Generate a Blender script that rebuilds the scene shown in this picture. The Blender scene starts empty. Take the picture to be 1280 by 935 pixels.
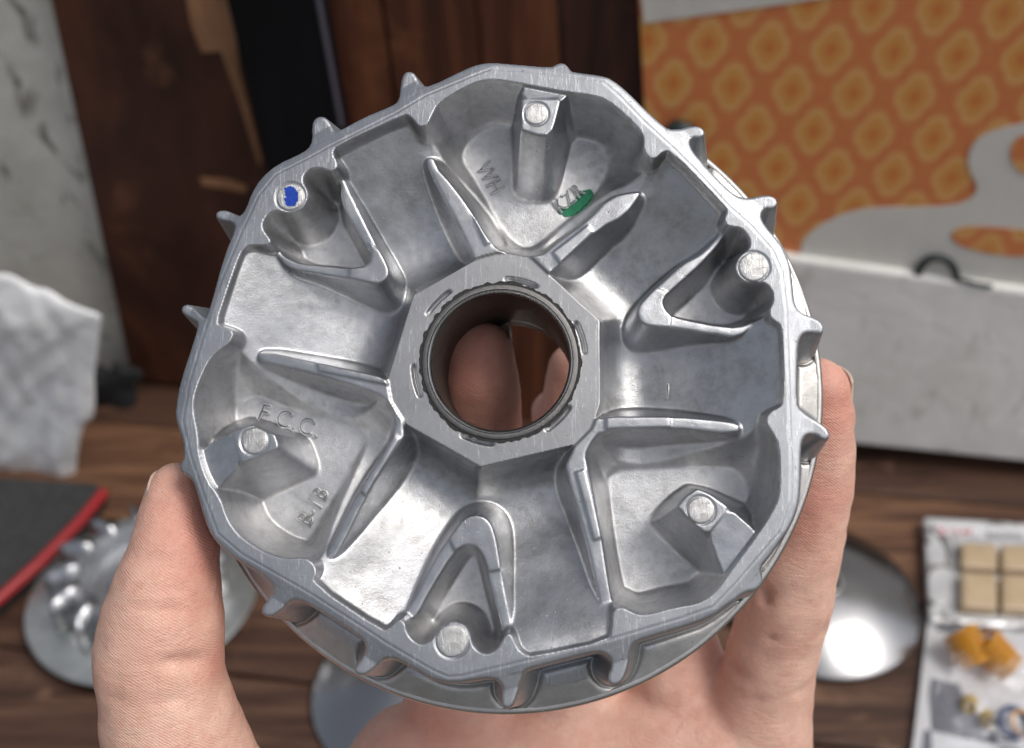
import bpy, bmesh, math, random
import numpy as np
from mathutils import Vector, Matrix
random.seed(4); rng = np.random.default_rng(4)
SC = bpy.context.scene
COL = SC.collection
R = math.radians
# ------------------------------------------------------------------ camera
HC = 0.56                       # height of the camera above the bench top
PITCH = R(40)
F = 1236.0                      # focal length in photo pixels (photo 1280 x 935)
cam = bpy.data.cameras.new('camera'); camo = bpy.data.objects.new('camera', cam); COL.objects.link(camo)
camo.location = (0, 0, HC); camo.rotation_euler = (math.pi/2-PITCH, 0, 0)
cam.sensor_width = 36; cam.lens = 36*F/1280; cam.clip_start = 0.01; cam.clip_end = 50
cam.dof.use_dof = True; cam.dof.focus_distance = 0.176; cam.dof.aperture_fstop = 15
SC.camera = camo
# ------------------------------------------------------------------ light
SUN_EL, SUN_AZ = 60, 108        # azimuth measured clockwise from +Y: behind the camera, to the right
world = bpy.data.worlds.new('World'); SC.world = world; world.use_nodes = True
wn = world.node_tree; bg = wn.nodes['Background']
sky = wn.nodes.new('ShaderNodeTexSky'); sky.sky_type = 'NISHITA'; sky.sun_disc = False
sky.sun_elevation = R(SUN_EL); sky.sun_rotation = R(SUN_AZ)
sky.air_density = 1.0; sky.dust_density = 4.0; sky.ozone_density = 1.0
hs = wn.nodes.new('ShaderNodeHueSaturation'); hs.inputs['Saturation'].default_value = .38; wn.links.new(sky.outputs[0], hs.inputs['Color']); wn.links.new(hs.outputs[0], bg.inputs[0]); bg.inputs[1].default_value = 0.095
sun = bpy.data.lights.new('sun', 'SUN'); sun.energy = 1.15; sun.angle = R(20); sun.color = (1, 0.96, 0.90)
suno = bpy.data.objects.new('sun', sun); COL.objects.link(suno)
a, e = R(SUN_AZ), R(SUN_EL)
sdir = Vector((math.sin(a)*math.cos(e), math.cos(a)*math.cos(e), math.sin(e)))
suno.rotation_euler = sdir.to_track_quat('Z', 'Y').to_euler(); suno.location = sdir*2
SC.view_settings.view_transform = 'Standard'; SC.view_settings.look = 'None'
SC.view_settings.exposure = 0.36; SC.view_settings.gamma = 1
SC.cycles.max_bounces = 8; SC.cycles.use_denoising = True

# ------------------------------------------------------------------ geometry of the view (used to lay real things out)
RT = np.array((1., 0, 0)); FW = np.array((0, math.cos(PITCH), -math.sin(PITCH))); UP = np.array((0, math.sin(PITCH), math.cos(PITCH)))
CAM = np.array((0, 0, HC))
def ray(px, py): return FW + RT*((px-640)/F) - UP*((py-467.5)/F)
def W(px, py, d): return CAM + ray(px, py)*d
def T(px, py, h=0.0):
    r = ray(px, py); return CAM + r*((h-HC)/r[2])
# part frame (origin on the rim face, local z towards the camera)
O0 = W(612, 458, .170)
nz = -(FW + .075*RT - .150*UP); nz /= np.linalg.norm(nz)
nx = RT - nz*RT.dot(nz); nx /= np.linalg.norm(nx)
ny = np.cross(nz, nx)
def L(px, py, z=0.0):
    """photo direction -> local mm on the plane z (mm) of the casting"""
    r = ray(px, py); t = ((O0-CAM).dot(nz) + z*1e-3)/r.dot(nz)
    p = (CAM + r*t - O0)*1e3
    return (p.dot(nx), p.dot(ny))
def LP(pts, z=0.0): return np.array([L(p[0], p[1], p[2] if len(p) > 2 else z) for p in pts])
PLATE = Matrix([[nx[i], ny[i], nz[i], O0[i]] for i in range(3)] + [[0, 0, 0, 1]])

# ------------------------------------------------------------------ object helpers
def tag(o, label=None, cat=None, group=None, kind=None):
    for k, v in (('label', label), ('category', cat), ('group', group), ('kind', kind)):
        if v: o[k] = v
    return o
def empty(name, mat=None, loc=None):
    o = bpy.data.objects.new(name, None); COL.objects.link(o); o.empty_display_size = .01
    if mat is not None: o.matrix_world = mat
    if loc is not None: o.location = loc
    return o
def mesh_obj(name, verts, faces, mat, parent=None, smooth=True, world=False, auto=None):
    me = bpy.data.meshes.new(name); me.from_pydata([tuple(v) for v in verts], [], [tuple(f) for f in faces]); me.update()
    o = bpy.data.objects.new(name, me); COL.objects.link(o)
    if mat: me.materials.append(mat)
    if smooth: me.polygons.foreach_set('use_smooth', [True]*len(me.polygons))
    if auto is not None:
        me.set_sharp_from_angle(angle=R(auto))
    if parent:
        o.parent = parent
        if world: o.matrix_parent_inverse = parent.matrix_world.inverted()
    return o
def bm_obj(name, bm, mat, parent=None, smooth=True, auto=None, world=False):
    me = bpy.data.meshes.new(name); bm.normal_update(); bm.to_mesh(me); bm.free()
    o = bpy.data.objects.new(name, me); COL.objects.link(o)
    if mat: me.materials.append(mat)
    if smooth: me.polygons.foreach_set('use_smooth', [True]*len(me.polygons))
    if auto is not None: me.set_sharp_from_angle(angle=R(auto))
    if parent:
        o.parent = parent
        if world: o.matrix_parent_inverse = parent.matrix_world.inverted()
    return o
def lathe(prof, n=128, wob=None, closed=False):
    V = []; Fc = []
    m = len(prof)
    for i in range(n):
        t = 2*math.pi*i/n
        for j, (r, z) in enumerate(prof):
            rr = r + (wob(t, j) if wob else 0)
            V.append((rr*math.cos(t), rr*math.sin(t), z))
    for i in range(n):
        for j in range(m if closed else m-1):
            k = (j+1) % m
            Fc.append((i*m+j, ((i+1) % n)*m+j, ((i+1) % n)*m+k, i*m+k))
    return V, Fc
def rounded_prism(poly, front, back, bev):
    """poly: list of 3D points (flat outline); front/back: offset vectors"""
    bm = bmesh.new()
    vs = [bm.verts.new(Vector(p)+Vector(front)) for p in poly]
    f = bm.faces.new(vs); f.normal_update()
    if f.normal.dot(Vector(front)-Vector(back)) < 0: f.normal_flip()
    r = bmesh.ops.extrude_face_region(bm, geom=[f])
    nv = [g for g in r['geom'] if isinstance(g, bmesh.types.BMVert)]
    # the extruded copy becomes the front; the source stays as back
    d = Vector(front)-Vector(back)
    for v in nv: v.co += Vector((0, 0, 0))
    for v in vs: v.co -= d
    bmesh.ops.recalc_face_normals(bm, faces=bm.faces[:])
    if bev > 0:
        bmesh.ops.bevel(bm, geom=bm.edges[:], offset=bev, segments=2, affect='EDGES', profile=.6, clamp_overlap=True)
    return bm

# ------------------------------------------------------------------ materials
class NT:
    def __init__(s, name):
        s.m = bpy.data.materials.new(name); s.m.use_nodes = True; s.t = s.m.node_tree
        s.b = s.t.nodes['Principled BSDF']; s.co = None
    def n(s, typ, **kw):
        o = s.t.nodes.new(typ)
        for k, v in kw.items(): setattr(o, k, v)
        return o
    def link(s, a, b): s.t.links.new(a, b)
    def set(s, **kw):
        for k, v in kw.items():
            i = s.b.inputs[k.replace('_', ' ')]
            if hasattr(v, 'links') or isinstance(v, bpy.types.NodeSocket): s.link(v, i)
            else: i.default_value = v
        return s
    def coord(s, scale=(1, 1, 1), kind='Object', rot=(0, 0, 0)):
        tc = s.n('ShaderNodeTexCoord'); mp = s.n('ShaderNodeMapping'); mp.inputs['Scale'].default_value = scale
        mp.inputs['Rotation'].default_value = rot
        s.link(tc.outputs[kind], mp.inputs[0]); return mp.outputs[0]
    def noise(s, scale, detail=4, rough=.55, dist=0, vec=None, w=None):
        o = s.n('ShaderNodeTexNoise'); o.inputs['Scale'].default_value = scale; o.inputs['Detail'].default_value = detail
        o.inputs['Roughness'].default_value = rough; o.inputs['Distortion'].default_value = dist
        if vec is not None: s.link(vec, o.inputs['Vector'])
        return o.outputs['Fac']
    def ramp(s, fac, stops, interp='LINEAR'):
        o = s.n('ShaderNodeValToRGB'); o.color_ramp.interpolation = interp
        el = o.color_ramp.elements
        while len(el) < len(stops): el.new(.5)
        for i, (p, c) in enumerate(stops):
            el[i].position = p
            el[i].color = (c, c, c, 1) if not hasattr(c, '__len__') else (*c[:3], 1)
        s.link(fac, o.inputs[0]); return o.outputs[0]
    def math(s, op, a, b=None, clamp=False):
        o = s.n('ShaderNodeMath', operation=op, use_clamp=clamp)
        for i, v in enumerate((a, b)):
            if v is None: continue
            if isinstance(v, bpy.types.NodeSocket): s.link(v, o.inputs[i])
            else: o.inputs[i].default_value = v
        return o.outputs[0]
    def mix(s, f, a, b, mode='MIX'):
        o = s.n('ShaderNodeMix', data_type='RGBA', blend_type=mode)
        for k, v in ((0, f), (6, a), (7, b)):
            if isinstance(v, bpy.types.NodeSocket): s.link(v, o.inputs[k])
            elif k == 0: o.inputs[0].default_value = v
            else: o.inputs[k].default_value = (*v[:3], 1)
        return o.outputs[2]
    def bump(s, h, strength, dist, normal=None):
        o = s.n('ShaderNodeBump'); o.inputs['Strength'].default_value = strength; o.inputs['Distance'].default_value = dist
        s.link(h, o.inputs['Height'])
        if normal is not None: s.link(normal, o.inputs['Normal'])
        return o.outputs[0]

def metal(name, col=(.60, .61, .63), r0=.26, r1=.44, grain=.5, stain=.25, scratch=0.0, dark=(.30, .29, .28)):
    n = NT(name); v = n.coord((1000, 1000, 1000))     # units: millimetres
    big = n.noise(.09, 5, .6, .4, v); mid = n.noise(.55, 6, .65, 0, v); fine = n.noise(3.2, 5, .7, 0, v)
    pit = n.noise(1.5, 3, .5, 0, v)
    f = n.ramp(big, [(.42, 0), (.68, 1)])
    f2 = n.math('MULTIPLY', n.ramp(mid, [(.42, 0), (.72, 1)]), stain)
    f3 = n.math('MULTIPLY', f, stain*1.1)
    c = n.mix(f2, col, dark); c = n.mix(f3, c, (col[0]*1.18, col[1]*1.18, col[2]*1.2))
    p = n.ramp(pit, [(.24, 1), (.30, 0)]); c = n.mix(n.math('MULTIPLY', p, .6), c, (.10, .09, .085))
    rr = n.math('ADD', n.math('MULTIPLY', mid, (r1-r0)), n.math('ADD', r0, n.math('MULTIPLY', f, .08)))
    grit = n.noise(6.5, 3, .7, 0, v); nm = n.bump(grit, grain*.9, .07e-3); nm = n.bump(fine, grain, .06e-3, nm)
    nm = n.bump(mid, grain*.7, .12e-3, nm)
    nm = n.bump(p, .5, -.1e-3, nm)
    if scratch:
        sv = n.coord((2600, 260, 600), rot=(0, 0, .6)); sc_ = n.noise(1.0, 4, .6, 1.2, sv)
        sv2 = n.coord((300, 2800, 600), rot=(0, 0, -.25)); s2 = n.noise(1.0, 3, .6, .6, sv2)
        nm = n.bump(n.ramp(sc_, [(.55, 0), (.62, 1)]), scratch, .05e-3, nm)
        nm = n.bump(n.ramp(s2, [(.60, 0), (.66, 1)]), scratch*.8, .05e-3, nm)
        lin = n.ramp(sc_, [(.60, 0), (.66, 1)])
        c = n.mix(n.math('MULTIPLY', lin, .5), c, (.86, .87, .9))
    n.set(Base_Color=c, Metallic=1.0, Roughness=rr, Normal=nm)
    return n.m
M = {}
M['cast'] = metal('cast_aluminium', (.50, .51, .53), .19, .40, .6, .5)
M['floor'] = metal('cast_pocket_aluminium', (.60, .60, .605), .24, .42, 1.0, .55)
M['ramp'] = metal('roller_track_aluminium', (.49, .495, .505), .23, .42, .6, .8)
M['rim'] = metal('machined_rim_aluminium', (.44, .455, .48), .40, .52, .35, .35, scratch=.25)
M['hub'] = metal('machined_hub_aluminium', (.46, .46, .465), .38, .44, .35, .2, scratch=.12)
M['flange'] = metal('flange_aluminium', (.50, .485, .465), .30, .42, .5, .4)
M['pin'] = metal('sheared_pin_aluminium', (.72, .71, .69), .30, .5, .9, .5, scratch=.9)
M['steel'] = metal('bushing_steel', (.20, .195, .19), .30, .5, 1.0, .3)
M['lip'] = metal('bushing_lip_steel', (.62, .62, .62), .22, .32, .2, .1)
n = NT('bore_lining'); v = n.coord((1000, 1000, 1000)); q = n.noise(2.5, 5, .7, 0, v)
n.set(Base_Color=n.ramp(q, [(.35, (.03, .026, .024)), (.75, (.15, .14, .13))]), Metallic=.6, Roughness=.42, Normal=n.bump(q, .5, .1e-3)); M['bore'] = n.m
n = NT('ragged_black'); v = n.coord((1000, 1000, 1000)); q = n.noise(3, 4, .7, 0, v)
n.set(Base_Color=n.ramp(q, [(.4, (.008, .008, .008)), (.8, (.06, .058, .055))]), Roughness=.6, Normal=n.bump(q, .8, .2e-3)); M['groove_black'] = n.m
def paint(name, col):
    n = NT(name); v = n.coord((1000, 1000, 1000)); q = n.noise(1.2, 5, .6, 0, v)
    n.set(Base_Color=n.mix(n.ramp(q, [(.35, 0), (.7, 1)]), col, tuple(c*.6 for c in col)), Roughness=.38, Normal=n.bump(q, .5, .1e-3)); return n.m
M['blue'] = paint('blue_paint', (.015, .07, .50)); M['green'] = paint('green_paint', (.004, .22, .10))

# ------------------------------------------------------------------ the casting: a measured relief
def sdf(P, poly):
    """signed distance (positive inside) of points P (N,2) to polygon poly"""
    x, y = P[:, 0], P[:, 1]
    d2 = np.full(len(P), 1e18); ins = np.zeros(len(P), bool)
    q = np.roll(poly, -1, axis=0)
    for (ax, ay), (bx, by) in zip(poly, q):
        ex, ey = bx-ax, by-ay; l2 = ex*ex+ey*ey
        if l2 < 1e-12: continue
        wx, wy = x-ax, y-ay
        t = np.clip((wx*ex+wy*ey)/l2, 0, 1)
        dx, dy = wx-t*ex, wy-t*ey
        d2 = np.minimum(d2, dx*dx+dy*dy)
        c = ((ay <= y) & (by > y)) | ((by <= y) & (ay > y))
        if ey != 0:
            xi = ax + (y-ay)/ey*ex
            ins ^= c & (x < xi)
    return np.where(ins, 1, -1)*np.sqrt(d2)
def rnd(poly, n=2):
    """Chaikin corner rounding"""
    p = np.array(poly, float)
    for _ in range(n):
        q = np.roll(p, -1, axis=0)
        p = np.stack([p*.75+q*.25, p*.25+q*.75], 1).reshape(-1, 2)
    return p
def smax(a, b, k): h = np.clip(.5+.5*(a-b)/k, 0, 1); return b+(a-b)*h+k*h*(1-h)
def smin(a, b, k): return -smax(-a, -b, k)
def sstep(a, b, x): t = np.clip((x-a)/(b-a), 0, 1); return t*t*(3-2*t)

OUT = [(231,551),(222,526),(220.5,513),(226,479),(244.5,424.5),(250,403),(244,399),(228,390),(226,385),(230,381),(238,384.5),(251,397),(258,402),(265,386),
 (282,319),(297,285),(292,275),(271,271),(269,266),(274,263),(283,264),(294,272.5),(302,271),(309,262),(315,244),(326.4,224),(348,206),(371,196),(386,187.5),(391,175),(390,155),(394,147),(400,145),(405,147),(411,155),(416,166.7),
 (426.6,163.5),(456,147),(489,134),(500,127),(502,102.7),(505,91),(510,88.6),(516,91),(524,108),(538,109.6),(581,88),(596,82),(613.6,79.6),(646,82.6),(689,86),(695,82),(700,79),(706,80),(712,90),(718,92.3),
 (750,96),(764.5,100.6),(782.4,115),(804,136.5),(825.6,156),(836,162.5),(850,161),(867,156.5),(877,158.5),(880,165),(875,169),(866,168),(861,173),(861,182),(868,194),(884,212),(905,234),(920,246),(936,248.5),(958,243.5),(969,246),(971.5,253),(966,258),(957,257),(951,263),(950,272),(956,284),(973,302.5),(985,326),(989,354),(991,380),
 (1000,392),(1020,398),(1029,406),(1028,415),(1020,413.5),(1008,413),(1000,419),(996,431),(995,460),(995,505),(1002,516),(1024,529),(1034,537),(1037,545),(1031,548.5),(1023,542),(1011,540.5),(1003,546),(999.5,560),(999,592),(997,628),(988,655),(964,690),(948,709),(951,722),(952,730),(944,737),(930,739),(913,751.6),(885,772),(851,783),(817,793.5),(794,800),
 (786,811),(783,834),(777,850),(770,855.5),(763,855),(761,846),(766,836),(766,826),(759,816),(745.6,813),(719,819.7),(666,833),(653,838),(649,851),(643,872),(637,884.5),(629,884),(628,873),(630,860),(624,850),(613,846.5),(597,848),(567.6,853),(543.7,849),(527.8,841),(506.6,828),(493,821.5),(480,822),(470,830),(456,842),(448,843),(442.5,839),(448,831),(458,816),(457.5,801),(445.5,791.6),
 (385.6,753),(371,748),(359,751),(347,763),(336,770),(328,768),(327,761),(336,750),(342,741),(340.7,729),(329,717),(305,703),(284,690),(266,669),(257,648),(249,618),(243,600),(236,594),(226,588),(226,581),(232,572)]
OUTP = LP(OUT, -.5)
# inner boundary of the machined rim face
INN = [(419.4,183),(505.4,142.8),(513,145),(522,156),(526,158.5),(534,156),(541,141),(547,129),(576,111),(600,100.4),(621,99),(645,103),(713,115.4),(737.5,118.4),(758.5,124),(782.5,144),(800.5,162),(805,174),(804,186),(810.7,197),(819,198.5),(827,190),(838,188),
 (906.5,258),(909,265),(905,274),(909,282),(918,283.5),(926.8,284.6),(935.4,294),(938.5,304),(935.4,313),(927,319),(921,327),(920,337),(924.7,346),(934,352.5),(946,352),(956.8,353),(964,360.5),(967.5,371),(965,381),(961,389),(964,398),(970,402),(977,407.6),
 (979,443),(978.6,503),(974,510),(964,514),(958,521),(957.6,529),(966,541),(973.7,556),(975,592),(974,621.6),(964,642),(950,664),(909,720),(899,734.5),(885,748),(871.6,755),(841,760),(817,767),(800,769),(789,765),(779,759.5),(770,760),(765.6,767),(765,784),(761.5,800.5),
 (666,821),(655,818),(647,811),(639,793),(633,792),(628,801),(620.8,813),(609,818.5),(597,815),(589,805),(585,790.5),(578,781),(565,777),(551.7,784),(545,794),(538,802.5),(526.5,807),(514.5,800),(508,790.5),(506,779),(499,773),(488,784.5),(478.5,789.3),
 (390,729),(396,716),(391.6,704),(380,697),(358.7,699),(334.7,693),(313.8,681),(296,667),(283.8,649),(275,622),(258,600),(248,567),(247.5,544),(242.6,521),(241,505.7),(245,485),(258,455),(268.4,441.6),(285.6,429.6),(292,419),(289,412),(277,408),(270,404),
 (283,365),(298,322),(304,311),(314,305.8),(326,307),(336,306),(338.5,300.6),(333,293.5),(328,286.5),(328,277),(335,266.5),(346,262),(356,264.5),(366,265.8),(377,261),(384,249),(384,238),(378,228.8),(379,218),(387,211),(398.8,208.8),(409.4,212),(415,214),(421,210),(421,202),(415,192)]
INNP = LP(INN, 0)
PART = [(228,526),(236,480),(252,425),(274,356),(303,287),(323,244),(344.5,217.6),(384,198),(413.5,181.5),(495.6,140.5),(531.7,119),(594,93),(613.6,86),(653,88.5),(725,97),(753.7,102),(774,119),(805.6,152),(843,186),(874,217),(911.6,258),(939,282),(966,312.7),(978,340),(983.5,388),(984,421),(986.5,485.5),(988,539),(989.7,587),(988.5,628),(977,662.7),(919.6,730),(892,758.5),(851,773),(762,799.6),(666,823.7),(578,845),(559.7,846),(541,838),(480,802),(470,795),(385.6,740.7),(301.8,692.8),(272,667),(252,612),(238,570)]
PARTP = LP(PART, 0)
HUBZ = -4.0
HUB = [(598,322.5),(620,316.5),(641,317),(664,322),(750.4,401),(750.4,505),(741,534),(720,556),(601,584),(508,531),(489,502),(484,474),(516,369)]
HUBP = LP(HUB, HUBZ)
cx, cy = L(619.5, 450.5, HUBZ)            # hub centre
bx, by = L(624.8, 451.5, HUBZ)            # bore centre
dx0, dy0 = L(627, 484.5, -18)               # flange centre
RD = 59.2; ZD = -18.0
N = 650; g = np.linspace(-66, 66, N); CELL = g[1]-g[0]
GX, GY = np.meshgrid(g+dx0, g+dy0); P = np.stack([GX.ravel(), GY.ravel()], 1)
RIBZ = -3.6
# ---- roller tracks (six, in pairs)
AX = [160.8, 115.0, 44.5, .5, -77.5, -123.5]
us = np.array([18, 18.6, 19.6, 21, 23, 25.5, 29, 33, 38, 43, 46.5, 49, 60.]); zs = np.array([-4, -7, -10, -12.0, -13.2, -13.6, -13.0, -11.2, -8.2, -4.8, -2.4, -1.0, -.8])
uu = np.linspace(10, 70, 1200); zz = np.interp(uu, us, zs); kk = np.exp(-.5*((np.arange(-60, 61)*.05)/.9)**2); kk /= kk.sum(); zz = np.convolve(np.pad(zz, 60, 'edge'), kk, 'valid')
rel = P-np.array((cx, cy)); H = np.full(len(P), -99.); ri = np.zeros(len(P), int); ub = np.full(len(P), -99.)
ang = np.degrees(np.arctan2(rel[:, 1], rel[:, 0]))
for i, a_ in enumerate(AX):
    u = rel[:, 0]*math.cos(R(a_)) + rel[:, 1]*math.sin(R(a_))
    m = u > ub; ub = np.where(m, u, ub); ri[m] = i
H = np.interp(ub, uu, zz)
lab = 100+ri                                                    # 100.. roller tracks
Pk = [] ; ribs = []
# ---- ribs round the three large pockets (crest outline, z = RIBZ)
RB = [ [(531,200),(537,196),(545,200),(566,228),(585,252),(613,298),(628,316),(674,323),(701,299),(734,275),(761,245),(798,239.5),(800,243),(779.5,270),(749.5,284),(700,330),(680,345),(610,345),(591,320),(575,285),(548,235)],
       [(326,438),(395,453.5),(446,464.5),(482,473),(492,490),(506,541),(500,553),(457,620),(425,685),(416,698),(409,694),(421,668),(449,612),(497,541),(487,500),(450,484),(395,467),(345,456),(322,449)],
       [(750,521),(837,521),(900,526),(922,530),(924,537),(920,542),(885,539),(844,534.5),(751,537),(733,560),(731,575),(750,640),(762,738),(766,757),(757,760),(749,750),(730,660),(706,587),(712,570),(735,533)] ]
# ---- small V ribs (crest outline) + their foot
RS = [ [(424,214),(432,225),(441,243),(450.6,260.6),(464.7,291),(478.8,317),(487,334),(488,343),(481,352),(469.4,356),(453,352),(431.8,347.6),(394,343),(370.6,340.6),(357.6,334.7),(347,321.8),(334,301),(370,250)],
       [(909,280),(899,292),(876.6,318),(854,328),(837,343),(815.6,362.7),(798.5,380),(794.5,390.5),(798.5,401),(807,407.6),(824,409.7),(849.8,410.8),(879.8,418),(909.7,422.5),(924.7,421.5),(937.5,410),(958,399),(960,340)],
       [(497,774),(512,760),(539.5,702.7),(568,661),(580,647),(597,642),(610,648),(619.7,664),(629,722),(639,773),(641,793),(570,830)] ]
FT = [ [(424,214),(441,240),(470,290),(505,352),(512,374),(508,389),(493,395),(474,390),(441,377),(394,355),(360,338),(334,301),(370,250)],
       [(909,280),(886,305),(840,335),(800,372),(778,405),(776,428),(790,440),(807,442),(845,439),(888,432),(924,423),(958,399),(960,340)] ]
# ---- cut outlines
CB = [ [(541,205),(566,232),(588,262),(612,301),(626,316),(671,323),(700,300),(734,276),(762,246),(800,238),(822,192),(820,90),(560,80),(530,150)],
       [(318,452),(345,457),(395,468),(450,485),(482,496),(494,518),(488,536),(440,613),(419,655),(402,696),(380,720),(260,700),(225,600),(225,480),(285,425)],
       [(751,538),(844,536),(922,543),(960,526),(1000,560),(990,660),(900,790),(785,790),(768,762),(763,738),(748,640),(733,575),(736,556)] ]
FL = [ [(571,191),(610,158),(641,158),(700,165),(745,173),(760,198),(758,222),(733,256),(704,280),(680,302),(660,313),(645,307),(629,290),(594,228)],
       [(284,529),(294,511),(315,495.5),(328,495.5),(364,511),(405,522),(446,531),(458.5,542),(456,557),(433,598),(384,680),(377,685),(338,670),(323,654.5),(300,610)],
       [(757,600),(768,588),(800,584),(900,583),(919,585),(938,612),(937,645),(905,700),(860,745),(803,750),(783,751),(770,700)] ]
CS = [ [(425,254),(441,284),(462,317),(460,326.5),(453,333),(436.5,334.7),(406,331),(377.6,329),(363.5,324),(352,317),(337,296),(310,280),(340,210),(420,190),(424,216)],
       [(903,300),(886,320),(862.7,343),(834,368),(829,377.6),(832.7,388),(841,394.8),(867,401),(897,406.5),(922.6,408.7),(945,400),(957,396),(985,370),(960,290),(930,270),(910,283)],
       [(517,772),(523,767),(536,741),(568,690),(581,682.5),(594,683.5),(603.7,696),(613,738),(624.5,776.5),(627,796),(620,835),(520,830),(505,790)] ]
ZF = -14.0
FZ = LP  # alias
cuts_big = []
for pts in RB:
    p = rnd(LP(pts, RIBZ), 1); d = sdf(P, p)+.15; h = RIBZ+np.minimum(0, d*4.5)
    H = np.where(d > -9, smax(H, h, .2), H); ribs.append(d)
sribs = []
for k, pts in enumerate(RS):
    p = rnd(LP(pts, RIBZ), 2); d = sdf(P, p)
    if k < 2:
        f = rnd(LP(FT[k], -12.5), 2); df = sdf(P, f)
        t = np.clip(-d/np.maximum(-d+np.maximum(df, 0), 1e-6), 0, 1)
        h = np.where(d > 0, RIBZ, np.where(df > 0, RIBZ+(-14.2-RIBZ)*t**1.05, -99))
        H = np.maximum(H, h)
        d = np.maximum(d, np.where(df > 0, df*.01, -9))
    else:
        h = RIBZ+np.minimum(0, d*4.5); H = np.where(d > -9, smax(H, h, .35), H)
    sribs.append(d)
PADS = [[(583,250),(591,248),(620,301),(607,307)],[(493,543),(501,548),(457,620),(449,613)],[(396,452),(482,470),(487,482),(398,464)],[(757,520),(838,520),(838,535),(757,537)],[(719,590),(732,586),(753,672),(742,676)],[(690,316),(735,281),(742,290),(700,330)],
 [(437,331),(454,334),(462,328),(464,316),(461,303),(478,315),(490,336),(488,348),(480,356),(466,358),(436,350)],
 [(569,690),(560,672),(580,645),(597,640),(611,646),(621,664),(628,712),(611,715),(604,697),(594,683),(581,682)],
 [(818,358),(797,379),(792,391),(797,403),(808,410),(838,412),(840,396),(829,379),(835,366)]]
for pts in PADS:
    d = sdf(P, np.array(LP(pts, RIBZ))); H = np.where(H > RIBZ-.5, H+.34*sstep(-.12, .18, d), H)
lab = np.where(np.max(ribs, 0) > -1.4, 200+np.argmax(ribs, 0), lab)
lab = np.where(np.max(sribs, 0) > -1.0, 210+np.argmax(sribs, 0), lab)
big = []; small = []
for k in range(3):
    e_ = rnd(LP(CB[k], RIBZ), 1); f_ = rnd(LP(FL[k], ZF), 2)
    de, df = sdf(P, e_), sdf(P, f_)
    t = np.clip(-df/np.maximum(-df+np.maximum(de, 0), 1e-6), 0, 1)
    h = ZF+(RIBZ-ZF)*np.clip(t, 0, 1)**1.12
    h = np.where(df > 0, ZF + .0*df, h)
    H = np.where(de > 0, np.minimum(H, h), H); big.append(de)
for k in range(3):
    e_ = rnd(LP(CS[k], RIBZ), 1); de = sdf(P, e_)
    zf = (-13.0, -14.5, -12.5)[k]
    h = smax(np.full(len(P), zf), RIBZ-de*5.5, 1.2)
    H = np.where(de > 0, np.minimum(H, h), H); small.append(de)
lab = np.where(np.max(big, 0) > 0.15, 300+np.argmax(big, 0), lab)
lab = np.where(np.max(small, 0) > 0.15, 310+np.argmax(small, 0), lab)
# ---- clamp against the rim face
dI = sdf(P, rnd(INNP, 1))
H = np.maximum(H, -7*(np.sqrt(np.maximum(dI, 0)**2+.06)-.245))
H = np.where((H > -2) & (dI > 1.2) & False, H, H)
# ---- posts: pad, arm, flared skirt
PADZ = .3
PO = [ dict(pad=[(653,126),(652.5,160),(683,167),(690,160),(699,128)], arm=[(653,127),(699,128),(709,117),(711,96),(657,92)], dirn=((676,127),(684,98)),
            base=[(641,140),(640.5,240),(652,253),(686,255),(695,246),(712,178),(720,130),(722,70),(640,70)]),
       dict(pad=[(292,541),(330,529),(338,531),(346.5,557),(343,561),(305,576)], arm=[(292,541),(305,576),(262,616),(253,606),(246,570),(250,564)], dirn=((298,558),(250,588)),
            base=[(300,520),(338,531),(371,545),(387,552),(398,583),(396,594),(389,598),(318,630),(235,664),(205,570)]),
       dict(pad=[(848,633),(866.5,611),(872,612),(906,633),(885,662),(878,661)], arm=[(906,633),(949,669),(951,684),(912,722),(904,714),(885,662)], dirn=((895,647),(932,700)),
            base=[(811,656),(812,649),(838,623),(866,604),(960,645),(1000,700),(935,774),(871,714)]) ]
posts = []
for k, q in enumerate(PO):
    p = np.array(LP(q['pad'], PADZ)); b = rnd(LP(q['base'], -13.5), 2); ar = rnd(LP(q['arm'], -.5), 1)
    d, db, da = sdf(P, p)+.25, sdf(P, b), sdf(P, ar)+.3
    praw = np.array(LP(q['pad'], PADZ)); braw = rnd(LP(q['base'], ZF), 1); cen = praw.mean(0); h = np.full(len(P), PADZ)
    for (e0, e1) in zip(braw, np.roll(braw, -1, axis=0)):
        en = np.array((-(e1-e0)[1], (e1-e0)[0])); en /= np.linalg.norm(en)
        if en.dot(cen-e0) < 0: en = -en
        dp = max(.6, ((praw-e0).dot(en)).min()-.25)
        h = np.minimum(h, ZF-.2+(P-e0).dot(en)/dp*(PADZ-ZF+.2))
    h = np.where(db > -1, h, -99)
    a0, a1 = np.array(L(*q['dirn'][0])), np.array(L(*q['dirn'][1])); ln = np.linalg.norm(a1-a0); dr = (a1-a0)/ln
    s = np.clip((P-a0).dot(dr)/ln, -.2, 1.3)
    ha = PADZ-.1-s*1.6 + np.minimum(0, da*5.5)
    ha = np.where(da > -3.2, ha, -99)
    inside = dI > -1.5
    hh = np.maximum(h, ha)
    H = np.where(inside & (hh > H), hh, H)
    lab = np.where(inside & (np.maximum(h, ha) >= H-.02) & (np.maximum(h, ha) > ZF+.3) & ((db > 0) | (da > -2)), 400+k, lab)
    posts.append((d, da))
# ---- hub
dH = sdf(P, HUBP); H = np.where(dH > 0, HUBZ, np.maximum(H, np.where(dH > -.9, HUBZ+dH*7, -99)))
lab = np.where(dH > -.6, 500, lab)
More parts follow.
